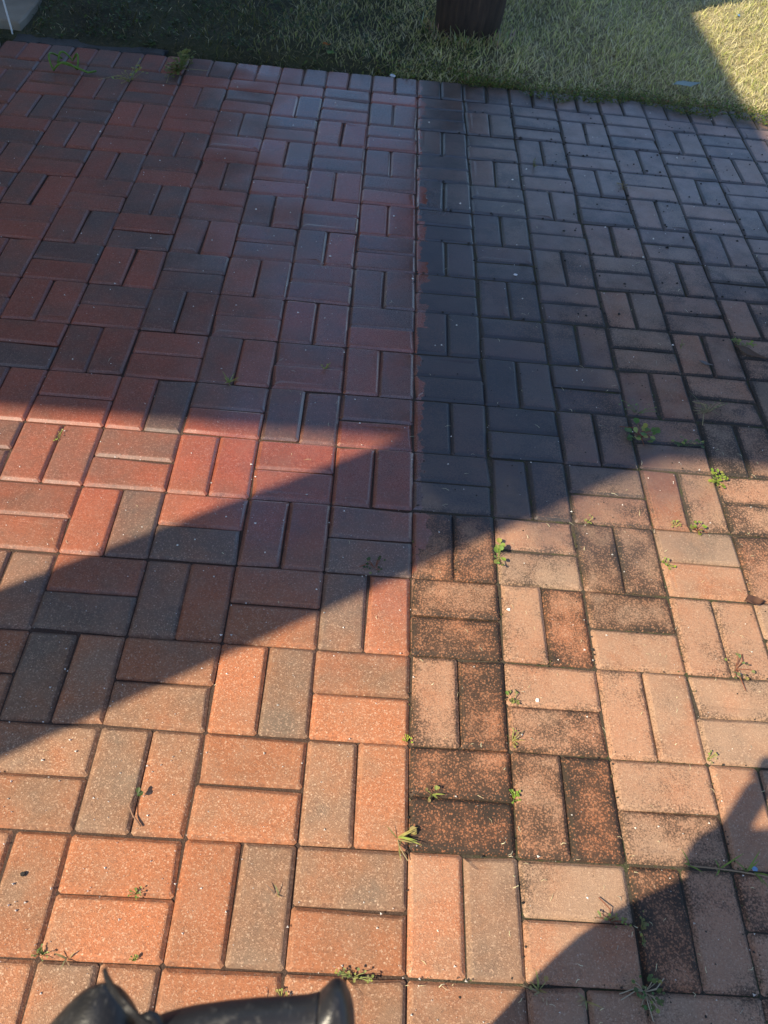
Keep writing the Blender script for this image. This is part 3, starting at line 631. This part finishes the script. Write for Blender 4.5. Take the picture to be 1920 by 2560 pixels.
def chip(name, label, x, y, z, s, col, cat):
    r = random.Random(label); m = MB()
    pts = [(math.cos(a)*s*r.uniform(.6, 1.2), math.sin(a)*s*r.uniform(.5, 1.0)) for a in [k*1.047 for k in range(6)]]
    m.add([(px, py, 0) for px, py in pts] + [(px*.8, py*.8, s*.35*r.uniform(.7, 1.3)) for px, py in pts], [tuple(range(6, 12))] + [(i, (i+1) % 6, 6+(i+1) % 6, 6+i) for i in range(6)], (*col, 1))
    o = m.build(name, M['crumb'], None, False, 'Col'); o.location = (x, y, z); return tag(o, label, cat)
chip('blue_scrap', 'bright blue scrap on the runner inside the person shadow', .650, .004, .001, .0075, (0.20, 0.36, 0.58), 'scrap')
chip('blue_scrap', 'blue scrap in the sunlit lawn at the upper right', 1.729, 4.41, .045, .014, (0.16, 0.30, 0.55), 'scrap')
chip('white_chip', 'white chip lodged behind the border pavers near the seam', -.115, 3.335, -.004, .016, (0.72, 0.74, 0.78), 'chip')
chip('white_chip', 'white chip on the dirty sunlit pavers right of the seam', .222, .538, .001, .0055, (0.75, 0.70, 0.68), 'chip')
chip('white_chip', 'white chip on the orange paver beside the three-leaved sprout', .268, .318, .001, .0055, (0.75, 0.72, 0.68), 'chip')
chip('white_chip', 'white chip on the reddish shaded paver at far right', .335, 1.86, .001, .007, (0.7, 0.68, 0.7), 'chip')
chip('pebble', 'black beetle-sized pebble on the leftmost sunny paver', -.672, -.075, .001, .006, (0.02, 0.017, 0.015), 'pebble')

# ------------------------------------------------------------------ loose grit, clippings and dirt (too many to count)
def on_patio(r):
    while True:
        px, py = r.uniform(-60, 1980), r.uniform(150, 2600); d = MR @ Vector(((px-960)/FPX, -(py-1280)/FPX, -1.0)); t = -CAM.z/d.z; q = CAM + d*t
        if PX0 < q.x < PX1 and q.y < PY1: return q
m = MB(); r = random.Random(41)
for k in range(1200):
    q = on_patio(r)
    if q.x > .02 and r.random() < .45: continue
    s = (.0009 + .0021*r.random()**3) * (1.5 if q.y > 1.5 else 1); v = r.uniform(.5, .9); c = (v, v*.93, v*.85, 1)
    a = r.uniform(0, 6.28); z = .0012
    m.add([(q.x+s*math.cos(a+t)*r.uniform(.7,1.6), q.y+s*math.sin(a+t), z-.001) for t in (0, 2.1, 4.2)] + [(q.x, q.y, z+s*.9)], [(0,1,3),(1,2,3),(2,0,3)], c)
tag(m.build('pale_grit', M['crumb'], None, False, 'Col'), 'pale sand grains scattered over the pavers', 'grit', kind='stuff')
m = MB(); r = random.Random(43)
for k in range(520):
    q = on_patio(r)
    if q.x < .0 and r.random() < .85: continue
    L = r.uniform(.006, .018)*(.75 if q.y < .8 else 1.1); a = r.uniform(0, 6.28); d = Vector((math.cos(a), math.sin(a), 0)); s = Vector((-d.y, d.x, 0))*r.uniform(.0003, .0007); z = Vector((0, 0, .0018)); c = r.choice(STRAW + [(0.5, .45, .33)]); bnd = s*r.uniform(-4, 4)
    b = Vector((q.x, q.y, 0)) + z
    m.add([b-d*L/2-s, b-d*L/2+s, b+bnd+s+Vector((0,0,.002)), b+bnd-s+Vector((0,0,.002)), b+d*L/2+s*.4, b+d*L/2-s*.4], [(0,1,2,3),(3,2,4,5)], (*c, 1))
tag(m.build('grass_clippings', M['dry'], None, False, 'Col'), 'dry grass clippings scattered mostly over the dirty pavers', 'clippings', kind='stuff')
m = MB(); r = random.Random(47)
for k in range(1150):
    if r.random() < .30: x, y = r.uniform(.5, 1.75), r.uniform(1.2, 3.15)
    elif r.random() < .5:                                       # along the dirty joints
        i = r.randint(0, 8); x, y = (i*S + r.gauss(0, .003), r.uniform(-.3, 3.1)) if r.random() < .5 else (r.uniform(0, 1.8), r.randint(-1, 15)*S + r.gauss(0, .003))
    else: x, y = r.uniform(.0, 1.3), r.uniform(-.3, 1.4)
    s = r.uniform(.001, .0026) * (2.0 if y > 1.6 else 1) * (1.5 if r.random() < .06 else 1); v = r.uniform(.012, .04); a = r.uniform(0, 6.28)
    m.add([(x+s*math.cos(a+t)*r.uniform(.7,1.5), y+s*math.sin(a+t)*r.uniform(.7,1.3), -.001) for t in (0, 1.3, 2.6, 3.9, 5.2)] + [(x, y, s*.8)], [(0,1,5),(1,2,5),(2,3,5),(3,4,5),(4,0,5)], (v*1.1, v*.95, v*.8, 1))
tag(m.build('dirt_crumbs', M['crumb'], None, False, 'Col'), 'dark dirt crumbs on the unwashed pavers and in their joints', 'dirt', kind='stuff')
m = MB(); r = random.Random(53)
for k in range(2600):                                           # moss and tiny leaves along the dirty joints
    i = r.randint(0, 8)
    if r.random() < .55: x, y = i*S + r.gauss(0, .0025), r.uniform(-.35, 3.1)
    else: x, y = r.uniform(0.0, 1.8), r.randint(-1, 15)*S + r.gauss(0, .0025)
    if math.sin(x*23+y*3)+math.sin(y*29-x*7) < .35: continue
    c = r.choice([(.10,.11,.035),(.16,.15,.05),(.07,.06,.03),(.20,.16,.08)])
    leaflet(m, Vector((x, y, r.uniform(-.006, .001))), r.uniform(0, 6.28), r.uniform(0, .9), r.uniform(.002, .006), r.uniform(.0015, .004), c)
tag(m.build('joint_moss', M['leaf'], None, False, 'Col'), 'moss and tiny leaves filling the joints of the unwashed pavers', 'moss', kind='stuff')

# ------------------------------------------------------------------ black handle held in front of the photographer
D = 0.27; UP = MR @ Vector((0, 0, 1))                          # UP: towards the viewer
tool = empty('spray_handle', sight(560, 2600, D)); tool_loc = tool.location.copy()
def loft(name, secs, mat):
    m = MB(); n = 28; vs = []
    for x, top, bot, dep in secs:
        c = sight(x, (top+bot)/2, D) - tool_loc; hh = (bot-top)/2*D/FPX; ay_ = MR @ Vector((0, 1, 0))
        for t in range(n):
            a = t*2*math.pi/n; ca, sa = math.cos(a), math.sin(a)
            vs.append(c + ay_*(hh*math.copysign(abs(sa)**.8, sa)) + UP*(dep*math.copysign(abs(ca)**.8, ca)))
    k = len(secs)
    m.add(vs, [(i*n+t, i*n+(t+1) % n, (i+1)*n+(t+1) % n, (i+1)*n+t) for i in range(k-1) for t in range(n)] + [tuple(range(n))[::-1], tuple((k-1)*n+t for t in range(n))])
    return m.build(name, mat, tool, True)
loft('grip', [(372,2570,2630,.005),(385,2556,2640,.008),(400,2550,2646,.009),(440,2540,2650,.0098),(480,2531,2652,.010),(560,2519,2655,.0102),(640,2511,2656,.0104),(720,2506,2658,.0105),(765,2502,2660,.0105),(790,2496,2660,.0106),(797,2493,2660,.0106)], M['rubber'])
cap = loft('end_cap', [(798.5,2491,2662,.0108),(806,2485,2662,.0110),(818,2472,2662,.0110),(828,2463,2662,.0109),(838,2458,2662,.0107),(848,2459,2662,.0104),(858,2466,2660,.0100),(867,2477,2656,.0094),(875,2492,2650,.0085),(881,2512,2642,.0074),(885,2535,2632,.0060),(887,2560,2615,.004),(888,2580,2600,.001)], M['rubber'])
m = MB(); hc = sight(838, 2546, D) + UP*.0108 - tool_loc; ax = MR @ Vector((1, 0, 0)); ay = MR @ Vector((0, 1, 0))
hc = hc + UP*.0003
def disc(rings):
    return [hc + ax*(rr*.85*math.cos(t*.3927)) + ay*(rr*1.15*math.sin(t*.3927)) + UP*zz for rr, zz in rings for t in range(16)], [(k*16+t, k*16+(t+1) % 16, (k+1)*16+(t+1) % 16, (k+1)*16+t) for k in range(len(rings)-1) for t in range(16)]
m.add(*disc(((.0034, -.0016), (.0032, .0004), (.0027, .0008), (.0022, .0004), (.0021, .0001)))); m.build('hole_rim', M['rubber'], cap, True)
m = MB(); m.add(*disc(((.0022, .0000), (.0012, .0001), (.00005, .0001)))); m.build('hole', M['hole_black'], cap)  # flat black disc on the surface, painting the dark inside of the opening
m = MB(); vs, fs = [], []; prof = [(2461, 1), (2464, 16), (2470, 30), (2482, 50), (2500, 68), (2525, 88), (2560, 112), (2620, 140), (2700, 155)]
for y, rr in prof:
    cpt = sight(258 - (y-2461)*.22, y, D) - tool_loc; rw = rr*D/FPX
    vs += [cpt + ax*(rw*math.cos(t*.2618)) + UP*(rw*.85*math.sin(t*.2618)) for t in range(24)]
fs = [(k*24+t, k*24+(t+1) % 24, (k+1)*24+(t+1) % 24, (k+1)*24+t) for k in range(len(prof)-1) for t in range(24)] + [tuple(range(24))]
m.add(vs, fs); m.build('nozzle_cone', M['black'], tool, True)
m = MB(); pth = [(262, 2418), (268, 2440), (280, 2464), (300, 2492), (325, 2520), (352, 2546), (375, 2560)]
vs = []
for k, (x, y) in enumerate(pth):
    q = sight(x, y, D-.012) - tool_loc; nx_, ny_ = (.82, .57); hw = (4 + 3.5*min(1, k/2))*D/FPX
    vs += [q + (ax*nx_ + ay*ny_)*hw, q - (ax*nx_ + ay*ny_)*hw, q - (ax*nx_ + ay*ny_)*hw + UP*.0012, q + (ax*nx_ + ay*ny_)*hw + UP*.0012]
fs = [(k*4+t, k*4+(t+1) % 4, (k+1)*4+(t+1) % 4, (k+1)*4+t) for k in range(len(pth)-1) for t in range(4)] + [(0,1,2,3)]
m.add(vs, fs); tie = m.build('cable_tie', M['black'], tool)
m = MB(); m.tube([sight(x, y, D-.004) - tool_loc for x, y in ((352, 2562), (362, 2548), (374, 2542), (386, 2548), (396, 2562), (402, 2590))], .0022, 10); m.build('tie_lock', M['black'], tie, True)
HAND = Vector((-.262, -.452, 1.165))
m = MB(); a0 = sight(470, 2640, D+.01); m.tube([a0 - tool_loc, HAND - tool_loc, Vector((-.275, -.57, .95)) - tool_loc, Vector((-.32, -.62, .012)) - tool_loc], [.012, .012, .010, .008], 14); m.build('wand', M['steel'], tool, True)
m = MB(); m.tube([sight(250, 2690, D+.004) - tool_loc, sight(330, 2720, D+.012) - tool_loc, HAND + Vector((0, 0, .012)) - tool_loc], .011, 12); m.build('hose_collar', M['black'], tool, True)
tag(tool, 'black plastic spray handle with cable tie and hole at the bottom edge', 'handle')

# ------------------------------------------------------------------ the photographer (only the shadow falls into the picture)
g = NT('clothed_figure'); p = g.pos(); X, Y, Z = g.sep(p)
skin = g.math('MAXIMUM', g.step(Z, 1.475, 1.48), g.math('MULTIPLY', g.step(Y, -.515, -.51), g.step(Z, .9, .95)))
cl = g.mix(g.step(Z, .93, .935), (0.05, 0.06, 0.09), (0.22, 0.22, 0.23)); cl = g.mix(g.step(Z, .07, .075), (0.03, 0.028, 0.026), cl)
M['figure'] = g.set(Base_Color=g.mix(skin, cl, (0.40, 0.24, 0.17)), Roughness=0.75)
V, Ed, Rr, roots = [], [], [], []
def chain(pts, frm=None, root=False):
    prev = frm
    for (q, rr) in pts:
        V.append(q); Rr.append(rr); i = len(V)-1
        if prev is not None: Ed.append((prev, i))
        elif root: roots.append(i)
        prev = i
    return prev
pel = chain([((-.20, -.660, .95), .172)], None, True)
chest = chain([((-.20, -.675, 1.10), .158), ((-.20, -.69, 1.27), .158), ((-.20, -.71, 1.40), .115)], pel)
neck = chain([((-.20, -.715, 1.49), .055), ((-.20, -.695, 1.56), .078), ((-.20, -.68, 1.64), .088), ((-.20, -.69, 1.71), .060)], chest)
for sx in (-1, 1):
    chain([((-.20+sx*.095, -.640, .80), .132), ((-.20+sx*.100, -.655, .50), .085), ((-.20+sx*.11, -.715, .12), .042), ((-.20+sx*.115, -.70, .045), .042), ((-.20+sx*.125, -.57, .030), .028)], pel)
lw = chain([((-.36, -.725, 1.40), .060), ((-.405, -.612, 1.140), .068), ((-.348, -.556, 1.150), .026), ((-.290, -.483, 1.160), .026), ((-.268, -.462, 1.163), .030)], chest)
rw = chain([((-.04, -.725, 1.40), .060), ((.00, -.62, 1.17), .044), ((-.045, -.535, 1.33), .034), ((-.078, -.495, 1.425), .026), ((-.092, -.478, 1.455), .030)], chest)
# fingers: short chains rooted inside each palm
for k in range(4):                                              # left hand closes round the wand
    o_ = Vector((-.270, -.462, 1.135 + k*.019)); chain([(tuple(o_), .009), (tuple(o_+Vector((.030, .018, .003))), .009), (tuple(o_+Vector((.026, .036, .003))), .0085), (tuple(o_+Vector((.002, .036, .001))), .008)], None, True)
chain([((-.280, -.470, 1.175), .010), ((-.290, -.440, 1.195), .010), ((-.270, -.420, 1.200), .009)], None, True)
pb = CAM + MR @ Vector((.012, -.045, .014))                     # phone centre
for k in range(4):                                              # right hand behind and beside the phone
    o_ = Vector((-.092, -.474, 1.440)) + MR @ Vector((0, .016*k-.016, 0)); e = pb + MR @ Vector((.042, -.045+.020*k, .004))
    chain([(tuple(o_), .010), (tuple(o_.lerp(e, .55) + MR @ Vector((.014, 0, .006))), .009), (tuple(e), .0085), (tuple(e + MR @ Vector((-.006, 0, .010))), .008)], None, True)
e = pb + MR @ Vector((-.02, -.055, .018)); chain([((-.096, -.476, 1.430), .011), (tuple(Vector((-.1, -.47, 1.42)).lerp(e, .6) + MR @ Vector((0, -.01, .012))), .010), (tuple(e), .009)], None, True)
me = bpy.data.meshes.new('person'); me.from_pydata(V, Ed, []); me.update()
body = bpy.data.objects.new('person', me); COL.objects.link(body)
sk = body.modifiers.new('skin', 'SKIN'); sk.use_smooth_shade = True
lay = me.skin_vertices[0].data if len(me.skin_vertices) else None
if lay is None:
    bpy.context.view_layer.objects.active = body; body.select_set(True); bpy.ops.object.mode_set(mode='EDIT'); bpy.ops.mesh.customdata_skin_add(); bpy.ops.object.mode_set(mode='OBJECT'); lay = me.skin_vertices[0].data
for i, rr in enumerate(Rr): lay[i].radius = (rr, rr); lay[i].use_root = i in roots
ss = body.modifiers.new('subd', 'SUBSURF'); ss.levels = 1; ss.render_levels = 2
me.materials.append(M['figure'])
tag(body, 'person holding a phone and the black handle, casting the lower right shadow', 'person')
m = MB(); vs, fs = [], []
for i in range(8):
    th = i/7*1.75
    for t in range(20):
        a = t*math.pi/10; back = 1 if math.sin(a) < .2 else .55
        vs.append((-.20 + .098*math.sin(th*back)*math.cos(a), -.69 + .108*math.sin(th*back)*math.sin(a), 1.650 + .112*math.cos(th*back)))
fs = [(i*20+t, (i+1)*20+t, (i+1)*20+(t+1) % 20, i*20+(t+1) % 20) for i in range(7) for t in range(20)]
m.add(vs, fs); m.build('hair', M['hair'], body, True)
ph = empty('phone', pb); ph.rotation_euler = MR.to_euler()
m = MB(); m.box((-.037, -.08, -.0045), (.037, .08, .0045)); o = m.build('shell', M['phone'], ph); bv = o.modifiers.new('b', 'BEVEL'); bv.width = .0035; bv.segments = 3
m = MB(); m.box((-.034, -.076, .0042), (.034, .076, .0050)); m.build('screen', M['glass'], ph)
tag(ph, 'black phone held up by the person taking the picture', 'phone')
